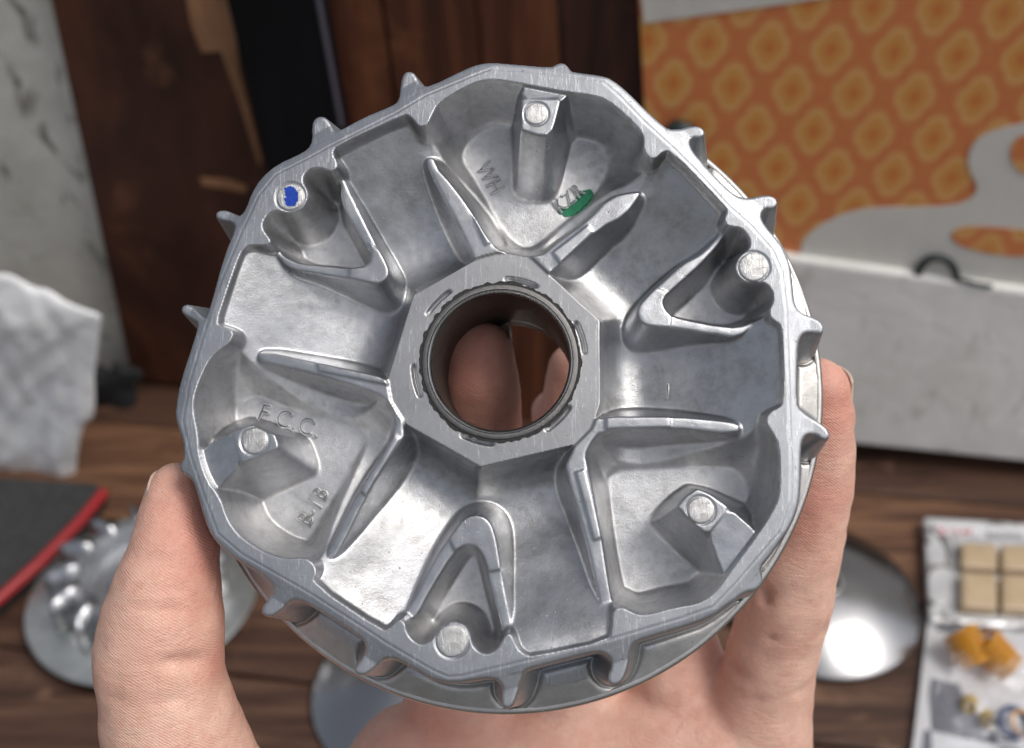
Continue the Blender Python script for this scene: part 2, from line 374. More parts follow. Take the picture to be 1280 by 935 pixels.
# blur the cast surfaces a little, keep machined faces crisp
def blur(A, s):
    r_ = int(math.ceil(3*s)); k = np.exp(-.5*(np.arange(-r_, r_+1)/s)**2); k /= k.sum()
    B = np.pad(A, r_, 'edge')
    B = sum(k[i]*B[i:i+A.shape[0], :] for i in range(len(k)))
    return sum(k[i]*B[:, i:i+A.shape[1]] for i in range(len(k)))
dO = sdf(P, rnd(OUTP, 1))+.38; dG = sdf(P, PARTP)
rim_z = np.where(dG > 0, 0., np.maximum(-1.1, dG*.28))            # chamfer outside the parting line
rim_z = rim_z-.13*np.exp(-(dG/.2)**2)
outer = np.where(dO > 0, rim_z, -1.1 + 0*dO)
Hin = blur(H.reshape(N, N), 1.7).ravel(); Hs = blur(H.reshape(N, N), .7).ravel()
wdeep = sstep(-2.5, -5.5, H)*(dH < -.8)*sstep(.2, .8, dI)
H = H*(1-1)+Hs*(1-wdeep)+Hin*wdeep
keepcrisp = (dH > -.25) | (dI < .25)
Hc = np.where(dH > -.25, np.where(dH > 0, HUBZ, HUBZ+dH*7), H)
H = np.where(keepcrisp & (dH > -.25), np.maximum(H, Hc), H)
rr = np.hypot(P[:, 0]-dx0, P[:, 1]-dy0)
# outside the rim: rounded shoulder, drafted wall, then the flange
wall = np.where(dO > 0, rim_z, -1.0)
sh = np.clip(dO/.7, 0, 1); shoulder = -.6*(1-np.sqrt(np.clip(1-(1-sh)**2, 0, 1)))
wall = np.where(dO > 0, rim_z+shoulder, -.6+np.minimum(rim_z, 0)*1+dO*6.5)
fl = ZD + .9 + 3.6*np.clip((58.6-rr)/10, 0, 1)
trough = 1.5*np.exp(-((dO+1.9)/.9)**2); wall2 = smax(wall, fl-trough, 2.2)
isout = dI < 0
# posts may stand over the rim edge a little
postz = np.full(len(P), -99.)
Hpost = H.copy()
H = np.where(isout, wall2, H)
for k, (d, da) in enumerate(posts):
    m = isout & (dI > -1.2) & ((d > 0))
    H = np.where(m, np.maximum(H, PADZ), H)
lab = np.where(isout, np.where(H > ZD+2.2, 600, 700), lab)
# ---- cooling fins: tips
FINS = [(228,385,250,410),(271,266,300,285),(398,148,402,180),(509,91,515,122),(701,81,700,95),(877,162,855,178),(969,250,945,268),(1027,410,992,400),(1033,542,995,530),(950,728,935,722),(768,852,778,812),(633,882,640,848),(447,840,468,808),(331,766,350,735),(229,585,245,590)]
for k, (tx, ty, qx, qy) in enumerate(FINS):
    a0, a1 = np.array(L(tx, ty, -1)), np.array(L(qx, qy, -1))
    t = np.clip((P-a0).dot(a1-a0)/((a1-a0)**2).sum(), 0, 1); dd = np.linalg.norm(P-(a0+t[:, None]*(a1-a0)), axis=1)
    m = isout & (dG < -1.6) & (dd < 4.2) & (H > ZD+2.0); lab = np.where(m, 800+k, lab)
# ---- stake slots on the hub face, shear rings round the pin stubs
rb = np.hypot(P[:, 0]-bx, P[:, 1]-by)
for sx, sy in ((652,351.5),(547,377),(727,421.5),(519,476.5),(699,524.5),(596,551.5)):
    q = np.array(L(sx, sy, HUBZ)); v = q-np.array((bx, by)); r0 = np.linalg.norm(v); v /= r0; tvec = np.array((-v[1], v[0]))
    w_ = P-q; a_ = np.abs(w_.dot(tvec)); b_ = np.abs(w_.dot(v)+ .5*(w_.dot(tvec)**2)/r0)
    H = H-.75*np.exp(-(b_/.34)**4)*np.exp(-(a_/2.9)**12)
PINS = [(363,246,18,0),(670,142,14.5,PADZ),(942,333.5,18,0),(876,638,15.5,PADZ),(565,801,19,0),(318,551,16.5,PADZ)]
for (qx, qy, qr, qz) in PINS:
    q = np.array(L(qx, qy, qz)); r0 = qr*.17/F*1e3; d = np.hypot(P[:, 0]-q[0], P[:, 1]-q[1])
    H = H-.30*np.exp(-((d-r0-.12)/.2)**2)
# light unevenness of a casting
bump = rng.normal(size=(N, N)); b1 = blur(bump, 9); b1 /= b1.std(); b2 = blur(bump[::-1], 3); b2 /= b2.std()
cast = ((lab < 600) & (lab != 500)) | (lab >= 700)
H = H + np.where(cast & (dI > .3) | (lab >= 700), b1.ravel()*.035+b2.ravel()*.010, 0) + np.where(lab == 600, b1.ravel()*.012, 0)
HG = H.reshape(N, N); LG = lab.reshape(N, N)
def HAT(x, y):
    fx = (x-GX[0, 0])/CELL; fy = (y-GY[0, 0])/CELL; i = int(np.clip(fx, 0, N-2)); j = int(np.clip(fy, 0, N-2)); u = fx-i; v = fy-j
    return (HG[j, i]*(1-u)+HG[j, i+1]*u)*(1-v)+(HG[j+1, i]*(1-u)+HG[j+1, i+1]*u)*v
gy_, gx_ = np.gradient(HG, CELL); NR = np.stack([-gx_, -gy_, np.ones_like(HG)], -1); NR /= np.linalg.norm(NR, axis=-1, keepdims=True); NR = NR.reshape(-1, 3)
valid = ((rr < RD) | ((H > ZD+1.2) & (dO > -2.6) & (rr < 68))) & (rb > 13.9)
vg = valid.reshape(N, N); ok = vg[:-1, :-1] & vg[1:, :-1] & vg[:-1, 1:] & vg[1:, 1:]
jj, ii = np.nonzero(ok); fa = jj*N+ii; quads = np.stack([fa, fa+1, fa+N+1, fa+N], 1)
# corner cells flip towards the smaller height step, as triangles are cut along it
flab = LG[:-1, :-1][ok]
VX = np.stack([P[:, 0], P[:, 1], H], 1)*1e-3
plate = empty('clutch_drive_face', PLATE)
tag(plate, 'cast aluminium scooter clutch drive face with roller tracks held upright in the hand', 'machine part')
SPEC = []
for k in range(6): SPEC.append((100+k, 'roller_track', 'ramp'))
for k in range(3): SPEC.append((200+k, 'pocket_rib', 'cast'))
for k in range(3): SPEC.append((210+k, 'angled_rib', 'cast'))
for k in range(3): SPEC.append((300+k, 'pocket', 'floor'))
for k in range(3): SPEC.append((310+k, 'wedge_pocket', 'floor'))
for k in range(3): SPEC.append((400+k, 'post', 'cast'))
SPEC += [(500, 'hub', 'hub'), (600, 'rim', 'rim'), (700, 'flange', 'flange')]
for k in range(len(FINS)): SPEC.append((800+k, 'cooling_fin', 'rim'))
PARTS = {}
for code, name, mk in SPEC:
    q = quads[flab == code]
    if len(q) == 0: print('EMPTY', code); continue
    uq, inv = np.unique(q, return_inverse=True); q2 = inv.reshape(q.shape)
    me = bpy.data.meshes.new(name); me.vertices.add(len(uq)); me.vertices.foreach_set('co', VX[uq].ravel())
    me.loops.add(q2.size); me.loops.foreach_set('vertex_index', q2.ravel().astype(np.int32))
    me.polygons.add(len(q2)); me.polygons.foreach_set('loop_start', np.arange(0, q2.size, 4, dtype=np.int32)); me.polygons.foreach_set('loop_total', np.full(len(q2), 4, np.int32))
    me.polygons.foreach_set('use_smooth', np.ones(len(q2), bool)); me.update(calc_edges=True)
    me.materials.append(M[mk]); me.normals_split_custom_set_from_vertices(NR[uq].tolist())
    o = bpy.data.objects.new(name, me); COL.objects.link(o); o.parent = plate; PARTS[code] = o
# ---- turned back: flange edge, belt cone, sleeve
def put(o, x, y): o.location = (x*1e-3, y*1e-3, 0); return o
mm = lambda pr: [(r*1e-3, z*1e-3) for r, z in pr]
ze = ZD+.9
V, Fc = lathe(mm([(RD-.9, ze-.5), (RD-.75, ze+.02), (RD-.35, ze+.12), (RD+.1, ze-.05), (RD+.35, ze-.5), (RD+.35, ze-1.2), (RD, ze-1.7), (58, ze-2.2), (26, ze-8), (15.2, ze-12)]), 256)
put(mesh_obj('flange_edge', V, Fc, M['flange'], plate, auto=50), dx0, dy0)
# ---- bushing
ZB = HUBZ
V, Fc = lathe(mm([(22, ze-9.5), (18.5, -28), (17.2, -29), (16, -33.8), (15.5, -34.4), (12.9, -34.4), (12.45, -33.9)]), 160)
put(mesh_obj('sleeve', V, Fc, M['cast'], plate, auto=40), bx, by)
wr_ = rng.normal(size=400); wr_ = np.convolve(np.r_[wr_, wr_[:4]], (.5, .9, 1, .9, .5), 'same')[:400]
def wob(t, j): return 1e-3*(.075*wr_[int(round(t/(2*math.pi)*400)) % 400]+.03*math.sin(5*t)) if j == 0 else 0
V, Fc = lathe(mm([(14.35, ZB+.03), (13.6, ZB+.035), (13.4, ZB-1.2)]), 400, wob)
put(mesh_obj('seal_groove', V, Fc, M['groove_black'], plate, auto=40), bx, by)  # thin black band with a ragged outer edge round the bushing
V, Fc = lathe(mm([(13.78, ZB-1.2), (13.75, ZB+.18), (13.55, ZB+.3), (12.95, ZB+.3), (12.8, ZB-.1)]), 200)
bush = put(mesh_obj('bushing', V, Fc, M['steel'], plate, auto=35), bx, by)
V, Fc = lathe(mm([(12.85, ZB-.3), (12.83, ZB+.25), (12.65, ZB+.38), (12.35, ZB+.1), (12.15, ZB-.6)]), 200)
l = mesh_obj('bushing_lip', V, Fc, M['lip'], bush, auto=60)
V, Fc = lathe(mm([(12.2, ZB-.4), (12.1, ZB-1.5), (12.1, -16), (12.4, -16.2), (12.4, -34.3)]), 200)
V = [(x+(z*1e3-ZB)*0, y, z) for x, y, z in V]
mesh_obj('bushing_bore', V, Fc, M['bore'], bush, auto=40)
# ---- pin stubs
for k, (qx, qy, qr, qz) in enumerate(PINS):
    x, y = L(qx, qy, qz); r0 = qr*.17/F*1e3
    z0 = qz - (.0 if k != 2 else .0)
    bm = bmesh.new(); rings = []
    ph = rng.uniform(0, 6.3, 3); tl = rng.uniform(-.05, .05, 2)
    for j, (f_, dz) in enumerate(((1., -.35), (.98, .04), (.90, .12), (.6, .10), (.3, .14))):
        rings.append([bm.verts.new(((f_*r0*math.cos(t))*1e-3, (f_*r0*math.sin(t))*1e-3, (z0+dz+(tl[0]*math.cos(t)+tl[1]*math.sin(t))*f_*1.5+.02*math.sin(3*t+ph[0]))*1e-3)) for t in np.linspace(0, 2*math.pi, 41)[:-1]])
    c = bm.verts.new((0, 0, (z0+.12)*1e-3))
    for A_, B_ in zip(rings, rings[1:]):
        for i in range(40): bm.faces.new((A_[i], A_[(i+1) % 40], B_[(i+1) % 40], B_[i]))
    for i in range(40): bm.faces.new((rings[-1][i], rings[-1][(i+1) % 40], c))
    put(bm_obj('pin_stub', bm, M['pin'], plate), x, y)
# ---- paint marks laid on the relief
def patch(name, outline, z, mat, lift, flat=None):
    pl = rnd(LP(outline, z), 2); mn, mx = pl.min(0), pl.max(0); st = .07
    xs = np.arange(mn[0]-st, mx[0]+st, st); ys = np.arange(mn[1]-st, mx[1]+st, st)
    X, Y = np.meshgrid(xs, ys); Q = np.stack([X.ravel(), Y.ravel()], 1)
    wob_ = .07*np.sin(Q[:, 0]*5+1+Q[:, 1]*3)+.07*np.sin(Q[:, 1]*6)+rng.normal(size=len(Q))*.015+.1*np.sin(Q[:, 0]*17+Q[:, 1]*13)
    ins = (sdf(Q, pl)+wob_) > 0; idx = {}; Vv = []; Ff = []
    def gv(k):
        if k not in idx:
            idx[k] = len(Vv); zz_ = (HAT(*Q[k]) if flat is None else flat)+lift; Vv.append((Q[k, 0]*1e-3, Q[k, 1]*1e-3, zz_*1e-3))
        return idx[k]
    w_ = len(xs)
    for j in range(len(ys)-1):
        for i in range(w_-1):
            k = j*w_+i
            if ins[k]: Ff.append((gv(k), gv(k+1), gv(k+1+w_), gv(k+w_)))
    return mesh_obj(name, Vv, Ff, mat, plate)
o = patch('paint_mark', [(355,236),(363,232),(371,237),(374,247),(370,257),(361,259),(355,252),(357,244)], 0, M['blue'], .0, flat=.17); tag(o, 'blue paint dab on the pin stub')
o = patch('paint_mark', [(695,263),(702,259),(713,258),(717,249),(727,240),(737,236),(742,240),(741,248),(731,261),(716,271),(703,271)], ZF, M['green'], .09); tag(o, 'green paint brushed over the cast letters')
# ---- raised lettering
def text(txt, px, py, angle, size, z, spacing=1.0, narrow=1.0, th=.085):
    cu = bpy.data.curves.new('lettering', 'FONT'); cu.body = txt; cu.size = 1; cu.align_x = 'CENTER'; cu.align_y = 'CENTER'
    cu.space_character = spacing; cu.fill_mode = 'NONE'; cu.bevel_depth = .038; cu.bevel_resolution = 1; cu.resolution_u = 6
    to = bpy.data.objects.new('tmp', cu); COL.objects.link(to); bpy.context.view_layer.update()
    me = bpy.data.meshes.new_from_object(to.evaluated_get(bpy.context.evaluated_depsgraph_get())); bpy.data.objects.remove(to)
    ca, sa = math.cos(R(angle)), math.sin(R(angle)); co = []
    for v in me.vertices:
        X_, Y_ = v.co.x*size*narrow, -v.co.y*size
        q = (px+X_*ca-Y_*sa, py+X_*sa+Y_*ca); lx, ly = L(q[0], q[1], z)
        co.append((lx*1e-3, ly*1e-3, (HAT(lx, ly)+.02+v.co.z*size*.5)*1e-3))
    for v, c in zip(me.vertices, co): v.co = c
    me.materials.clear(); me.materials.append(M['floor'])
    for pl in me.polygons: pl.use_smooth = True
    o = bpy.data.objects.new('lettering', me); COL.objects.link(o); o.parent = plate
    return o
text('F.C.C.', 362, 527, 18, 31, ZF, 1.12, .9)
text('B-1B', 392, 634, -60, 28, ZF, 1.05, .9)
text('WH', 612, 223, 61, 27, ZF, 1.05, .85)
text('KZR', 711, 249, -40, 25, ZF, 1.25, .75)
text('1', 835.5, 488, 2, 28, -9, 1, .9)

# ------------------------------------------------------------------ the hand
n = NT('skin'); v = n.coord((1000, 1000, 1000))
at = n.n('ShaderNodeAttribute', attribute_name='blush'); bl = at.outputs['Fac']
q = n.noise(.10, 5, .6, 0, v); q2 = n.noise(.9, 4, .6, 0, v)
c = n.mix(n.ramp(q, [(.35, 0), (.68, 1)]), (.86, .555, .435), (.74, .42, .32))
c = n.mix(n.math('MULTIPLY', n.ramp(q2, [(.5, 0), (.8, 1)]), .25), c, (.60, .28, .22))
q3 = n.noise(.28, 4, .6, .5, v); c = n.mix(n.math('MULTIPLY', n.ramp(q3, [(.48, 0), (.66, 1)]), .35), c, (.72, .35, .27)); q4 = n.noise(2.2, 2, .5, 0, v); c = n.mix(n.math('MULTIPLY', n.ramp(q4, [(.68, 0), (.74, 1)]), .35), c, (.45, .20, .13))
c = n.mix(bl, c, (.62, .20, .15))
# fingerprint ridges and fine skin creases
wv = n.n('ShaderNodeTexWave'); wv.wave_type = 'BANDS'; wv.bands_direction = 'DIAGONAL'; wv.inputs['Scale'].default_value = .85; wv.inputs['Distortion'].default_value = 7; wv.inputs['Detail'].default_value = 2; wv.inputs['Detail Scale'].default_value = .25
n.link(v, wv.inputs['Vector'])
vo = n.n('ShaderNodeTexVoronoi'); vo.feature = 'DISTANCE_TO_EDGE'; vo.inputs['Scale'].default_value = .8; n.link(n.coord((1000, 1000, 2400)), vo.inputs['Vector'])
cr = n.noise(1.0, 4, .65, .6, n.coord((250, 700, 1500)))
nm = n.bump(wv.outputs['Fac'], .45, .11e-3); nm = n.bump(n.ramp(vo.outputs['Distance'], [(0, 0), (.12, 1)]), .35, .12e-3, nm)
nm = n.bump(cr, .42, .6e-3, nm)
n.set(Base_Color=c, Roughness=.42, Subsurface_Weight=.15, Subsurface_Radius=(.0028, .0012, .0007), Subsurface_Scale=1.0, Normal=nm, Specular_IOR_Level=.45)
M['skin'] = n.m
n = NT('fingernail'); n.set(Base_Color=(.66, .50, .40, 1), Roughness=.25, Subsurface_Weight=.2, Subsurface_Radius=(.002, .001, .0008)); M['nail'] = n.m

def capsule(bm, a, b, ra, rb_):
    a, b = np.array(a), np.array(b); ax = b-a; ln = np.linalg.norm(ax); ax = ax/ln
    o_ = np.cross(ax, (0, 0, 1.)); o_ /= np.linalg.norm(o_); p_ = np.cross(ax, o_); rings = []
    K = 20
    def ring(c, r): return [bm.verts.new(c+r*(o_*math.cos(t)+p_*math.sin(t))) for t in np.linspace(0, 2*math.pi, K+1)[:-1]]
    for f in np.linspace(-85, 0, 7): rings.append(ring(a+ax*ra*math.sin(R(f)), ra*math.cos(R(f))))
    for f in np.linspace(0, 85, 7): rings.append(ring(b+ax*rb_*math.sin(R(f)), rb_*math.cos(R(f))))
    for A_, B_ in zip(rings, rings[1:]):
        for i in range(K): bm.faces.new((A_[i], A_[(i+1) % K], B_[(i+1) % K], B_[i]))
    bm.faces.new(rings[0][::-1]); bm.faces.new(rings[-1])
bm = bmesh.new()
def chain(pts):
    Q = [(W(p[0], p[1], p[2]), p[3]*1e-3) for p in pts]
    for (a_, ra), (b_, rb_) in zip(Q, Q[1:]): capsule(bm, a_, b_, ra, rb_)
THUMB = [(221,606,.1815,4.3),(218,628,.181,5.6),(217,655,.181,6.9),(217,690,.180,8.3),(210,730,.1795,9.7),(204,775,.1795,11.0),(199,815,.180,11.5),(203,850,.1805,11.3),(213,900,.182,12.4),(232,980,.187,14.5),(300,1110,.205,20),(470,1180,.235,26)]
chain(THUMB)
PINKY = [(1023,489,.199,6.6),(1019,520,.201,8.0),(1016,560,.204,8.7),(1011,610,.207,9.2),(1003,665,.210,9.1),(994,700,.212,9.4),(984,745,.215,9.8),(972,790,.219,9.9),(958,850,.224,10.6),(935,930,.232,15)]
chain(PINKY)
chain([(700,520,.250,7.5),(765,600,.248,8.2),(815,700,.243,8.8),(838,770,.238,9.6),(850,850,.236,12)])         # ring finger
chain([(716,462,.2385,6.4),(712,520,.242,7.8),(718,610,.246,8.6),(735,760,.246,9.5),(720,860,.243,14)])          # middle finger
chain([(600,444,.2010,7.1),(601,475,.2025,8.1),(603,520,.208,8.5),(607,570,.2185,8.7),(612,650,.2355,9.2),(600,760,.243,9.8),(580,880,.243,15)])   # index finger
for pts in ([(530,985,.243,21),(640,965,.2455,22),(760,955,.244,22),(895,935,.2365,20)],
            [(560,1100,.25,26),(700,1100,.252,28),(880,1080,.246,26)], [(600,1250,.26,30),(820,1250,.26,30)], [(600,1250,.26,30),(640,1500,.29,29)], [(820,1250,.26,30),(760,1500,.29,29)],
            [(530,985,.243,21),(560,1100,.25,26),(600,1250,.26,30)], [(895,935,.2365,20),(880,1080,.246,26),(820,1250,.26,30)], [(640,965,.2455,22),(700,1100,.252,28),(720,1250,.262,30)], [(470,1180,.235,26),(600,1250,.26,30)]):
    chain(pts)
me = bpy.data.meshes.new('tmp'); bm.to_mesh(me); bm.free(); to = bpy.data.objects.new('tmp', me); COL.objects.link(to)
md = to.modifiers.new('r', 'REMESH'); md.mode = 'VOXEL'; md.voxel_size = .0009; md.use_smooth_shade = True
md = to.modifiers.new('s', 'SMOOTH'); md.factor = .5; md.iterations = 14
bpy.context.view_layer.update()
me = bpy.data.meshes.new_from_object(to.evaluated_get(bpy.context.evaluated_depsgraph_get())); bpy.data.objects.remove(to)
nv = len(me.vertices); co = np.empty(nv*3); me.vertices.foreach_get('co', co); co = co.reshape(-1, 3)
no = np.empty(nv*3); me.vertices.foreach_get('normal', no); no = no.reshape(-1, 3)
dep = (co-CAM).dot(FW); PXv = 640+F*(co-CAM).dot(RT)/dep; PYv = 467.5-F*(co-CAM).dot(UP)/dep
def crease(ax, ay, bx_, by_, d0, d1, w, depth, part=1.0):
    """press a fold into the skin between two points on the palm side"""
    global co
    a_, b_ = W(ax, ay, d0), W(bx_, by_, d1); e_ = b_-a_; t = np.clip((co-a_).dot(e_)/e_.dot(e_), 0, 1)
    dd = np.linalg.norm(co-(a_+t[:, None]*e_), axis=1)
    k = np.exp(-(dd/(w*1e-3))**2)*np.clip(np.sin(math.pi*(.08+.84*t))*1.6, 0, 1)
    co = co - no*(k*depth*1e-3)[:, None]
crease(290,828,225,832,.176,.1695,1.5,2.6); crease(225,832,140,815,.1695,.174,1.3,1.2); crease(292,815,250,822,.176,.171,1.0,.7)
crease(250,690,282,700,.173,.176,1.0,.4)
for (y0, y1, xa, xb, d) in ((668,662,950,1056,.2025),(742,733,935,1045,.206),(752,745,935,1040,.2065),(545,538,985,1070,.1955)):
    crease(xa, y0, xb, y1, d+.001, d+.004, 1.2, 1.3)
crease(880,815,960,850,.221,.2145,1.6,1.2); crease(430,880,620,880,.229,.2255,1.3,.9); crease(620,880,760,925,.2255,.2225,1.3,.9); crease(955,800,1030,790,.209,.2105,.9,.7); crease(150,760,270,765,.1695,.171,.8,.35); crease(160,735,262,738,.1705,.172,.7,.3); crease(130,870,280,880,.171,.1705,.9,.5); crease(470,905,640,900,.226,.2235,2.0,.9); crease(560,930,900,905,.224,.218,1.6,.7); crease(440,930,560,880,.228,.226,1.6,.6); crease(930,880,1015,860,.2145,.214,1.4,.5)
from mathutils import noise as mn
df_ = np.array([mn.fractal(Vector(c_*90), .8, 2, 3) for c_ in co])
co = co + no*(df_*.00035)[:, None]
me.vertices.foreach_set('co', co.ravel()); me.update()
def spot(px, py, d, r): p_ = W(px, py, d); return np.exp(-(np.linalg.norm(co-p_, axis=1)/(r*1e-3))**2)
bl = .55*spot(240,650,.178,9)+.35*spot(262,735,.175,10)+.55*spot(1005,620,.20,9)+.7*spot(1030,500,.197,8)+.75*spot(600,450,.20,12)+.5*spot(610,520,.21,10)+.25*spot(560,900,.225,22)+.2*spot(850,860,.22,16)+.4*spot(200,800,.17,9)*0+.6*spot(285,825,.177,4)+.35*spot(1000,665,.205,4)
bl += .35*spot(720,500,.24,18)
at_ = me.attributes.new('blush', 'FLOAT', 'POINT'); at_.data.foreach_set('value', np.clip(bl, 0, .8).astype(np.float32))
me.materials.clear(); me.materials.append(M['skin']); me.polygons.foreach_set('use_smooth', [True]*len(me.polygons))
hand = bpy.data.objects.new('hand', me); COL.objects.link(hand)
tag(hand, 'left hand, palm towards the viewer, gripping the metal casting between thumb and fingers', 'hand')
def nail(px, py, d, along, out, ln, wd, th=.0011):
    """a curved plate on the back of the fingertip"""
    c_ = W(px, py, d); A_ = np.array(along, float); A_ = RT*A_[0]+UP*A_[1]+FW*A_[2]; A_ /= np.linalg.norm(A_)
    Oo = RT*out[0]+UP*out[1]+FW*out[2]; Oo = Oo-A_*Oo.dot(A_); Oo /= np.linalg.norm(Oo); S_ = np.cross(A_, Oo)
    Vv = []; Ff = []; nu, nv_ = 13, 13
    for i in range(nu):
        u = -1+2*i/(nu-1)
        for j in range(nv_):
            w_ = -1+2*j/(nv_-1); an = w_*1.25
            le = ln*(u*.5)*(1-.5*w_*w_ if u > 0 else 1-.3*w_*w_)
            Vv.append((c_+A_*le+S_*(wd*math.sin(an))+Oo*(wd*(math.cos(an)-1)+.0004-.0006*u*u)))
    for i in range(nu-1):
        for j in range(nv_-1): Ff.append((i*nv_+j, (i+1)*nv_+j, (i+1)*nv_+j+1, i*nv_+j+1))
    o = mesh_obj('fingernail', Vv, Ff, M['nail'], hand)
    md = o.modifiers.new('t', 'SOLIDIFY'); md.thickness = .0005; md.offset = 0
    return o
nail(192,631,.1838,(.25,1,-.05),(-.85,.2,.5),.0135,.0050)
nail(1034,488,.2042,(.02,1,-.15),(.55,.1,1),.0112,.0058)
nail(611,431,.2068,(.03,1,-.12),(.35,.1,1),.0132,.0068)

# ------------------------------------------------------------------ the bench, the wall and what leans on it
def wood(name, c0, c1, c2, stretch=(4, 60, 60), wear=None, rough=.6, kind='Object', s=1.0, spec=.35):
    n = NT(name); v = n.coord(stretch, kind); v2 = n.coord((12, 12, 12), kind)
    a_ = n.noise(1.0*s, 6, .62, .8, v); b_ = n.noise(3.0*s, 5, .6, .4, v); p_ = n.noise(1.0, 5, .6, .3, v2)
    c = n.ramp(a_, [(.30, c0), (.52, c1), (.74, c2)])
    c = n.mix(n.math('MULTIPLY', n.ramp(b_, [(.48, 0), (.7, 1)]), .5), c, tuple(x*.35 for x in c0))
    if wear: c = n.mix(n.math('MULTIPLY', n.ramp(p_, [(.58, 0), (.66, 1)]), .8), c, wear)
    n.set(Base_Color=c, Roughness=rough, Normal=n.bump(a_, .5, .001), Specular_IOR_Level=spec); return n.m
M['bench'] = wood('worn_bench_wood', (.026, .012, .008), (.082, .040, .025), (.155, .085, .053), (6, 70, 70), (.22, .12, .07), .55)
M['bench2'] = wood('bench_wood_pale', (.034, .015, .009), (.14, .066, .035), (.27, .145, .08), (6, 90, 70), (.05, .025, .018), .6)
M['board'] = wood('dark_brown_board', (.026, .010, .007), (.062, .022, .013), (.115, .040, .020), (10, 10, 5), (.13, .055, .028), .5)
M['veneer'] = wood('bare_veneer', (.20, .09, .04), (.32, .16, .08), (.42, .24, .13), (20, 20, 8), None, .7)
M['panel'] = wood('reddish_brown_boards', (.030, .010, .006), (.105, .034, .016), (.22, .08, .032), (28, 28, 2.2), (.20, .075, .03), .5)
M['paneld'] = wood('smoky_brown_board', (.012, .006, .005), (.03, .012, .009), (.08, .028, .015), (28, 28, 3), (.12, .04, .02), .5)
n = NT('black_post'); v = n.coord((40, 40, 8)); q = n.noise(1, 4, .6, 0, v)
n.set(Base_Color=n.ramp(q, [(.3, (.002, .0025, .0035)), (.8, (.006, .0065, .009))]), Roughness=.55, Specular_IOR_Level=.2); M['black'] = n.m
n = NT('edge_grey'); n.set(Base_Color=(.12, .11, .14, 1), Roughness=.5); M['edge'] = n.m
def plaster(name, base, dark, mold, sc=14, amt=.6):
    n = NT(name); v = n.coord((sc, sc, sc)); v2 = n.coord((sc*2.2, sc*2.2, sc*1.0))
    a_ = n.noise(1, 8, .65, .3, v); b_ = n.noise(1.6, 6, .6, .8, v2); f_ = n.noise(8, 4, .7, 0, v)
    c = n.mix(n.ramp(a_, [(.35, 0), (.70, 1)]), base, dark)
    c = n.mix(n.math('MULTIPLY', n.ramp(b_, [(.56, 0), (.66, 1)]), amt), c, mold)
    c = n.mix(n.math('MULTIPLY', n.ramp(f_, [(.60, 0), (.72, 1)]), .35), c, dark)
    n.set(Base_Color=c, Roughness=.8, Normal=n.bump(a_, .8, .003)); return n.m
M['plaster'] = plaster('weathered_limewash', (.70, .69, .63), (.46, .455, .40), (.10, .085, .065), 16, .85)
M['ledge'] = plaster('limewashed_ledge', (.84, .83, .80), (.70, .685, .65), (.46, .41, .37), 16, .45)
def cloudm(): return plaster('pale_cloud_print', (.66, .645, .60), (.59, .575, .53), (.48, .46, .42), 8, .3)
M['cloud'] = cloudm()
# wallpaper print: staggered quatrefoil medallions
n = NT('orange_medallion_print'); tc = n.n('ShaderNodeUVMap'); tc.uv_map = 'UVMap'
sx = n.n('ShaderNodeSeparateXYZ'); n.link(tc.outputs[0], sx.inputs[0]); U_, V_ = sx.outputs[0], sx.outputs[1]
def lattice(ou, ov):
    uu_ = n.math('SUBTRACT', n.math('FRACT', n.math('ADD', U_, ou)), .5); vv_ = n.math('SUBTRACT', n.math('FRACT', n.math('ADD', V_, ov)), .5)
    x_ = n.math('MULTIPLY', uu_, 1.0); y_ = n.math('MULTIPLY', vv_, 1.36)
    r_ = n.math('SQRT', n.math('ADD', n.math('MULTIPLY', x_, x_), n.math('MULTIPLY', y_, y_)))
    th_ = n.math('ARCTAN2', y_, x_)
    lobe = n.math('MULTIPLY', n.math('ABSOLUTE', n.math('COSINE', n.math('MULTIPLY', th_, 2.0))), .30)
    R_ = n.math('ADD', lobe, .70)
    el = n.math('ADD', n.math('MULTIPLY', n.math('ABSOLUTE', n.math('SINE', th_)), .10), n.math('MULTIPLY', R_, .365))
    return n.math('DIVIDE', r_, el), th_
d1, t1 = lattice(0, 0); d2, t2 = lattice(.5, .5); dm = n.math('MINIMUM', d1, d2)
c = n.ramp(dm, [(.0, (.60, .16, .045)), (.18, (.62, .19, .05)), (.36, (.64, .285, .07)), (.60, (.66, .30, .08)), (.76, (.70, .40, .15)), (.88, (.65, .27, .09)), (.98, (.63, .20, .07)), (1.0, (.62, .19, .068))])
sp = n.noise(7, 5, .7, 0, tc.outputs[0]); c = n.mix(n.math('MULTIPLY', n.ramp(sp, [(.45, 0), (.7, 1)]), .35), c, (.66, .36, .09))
n.set(Base_Color=c, Roughness=.45); M['print'] = n.m

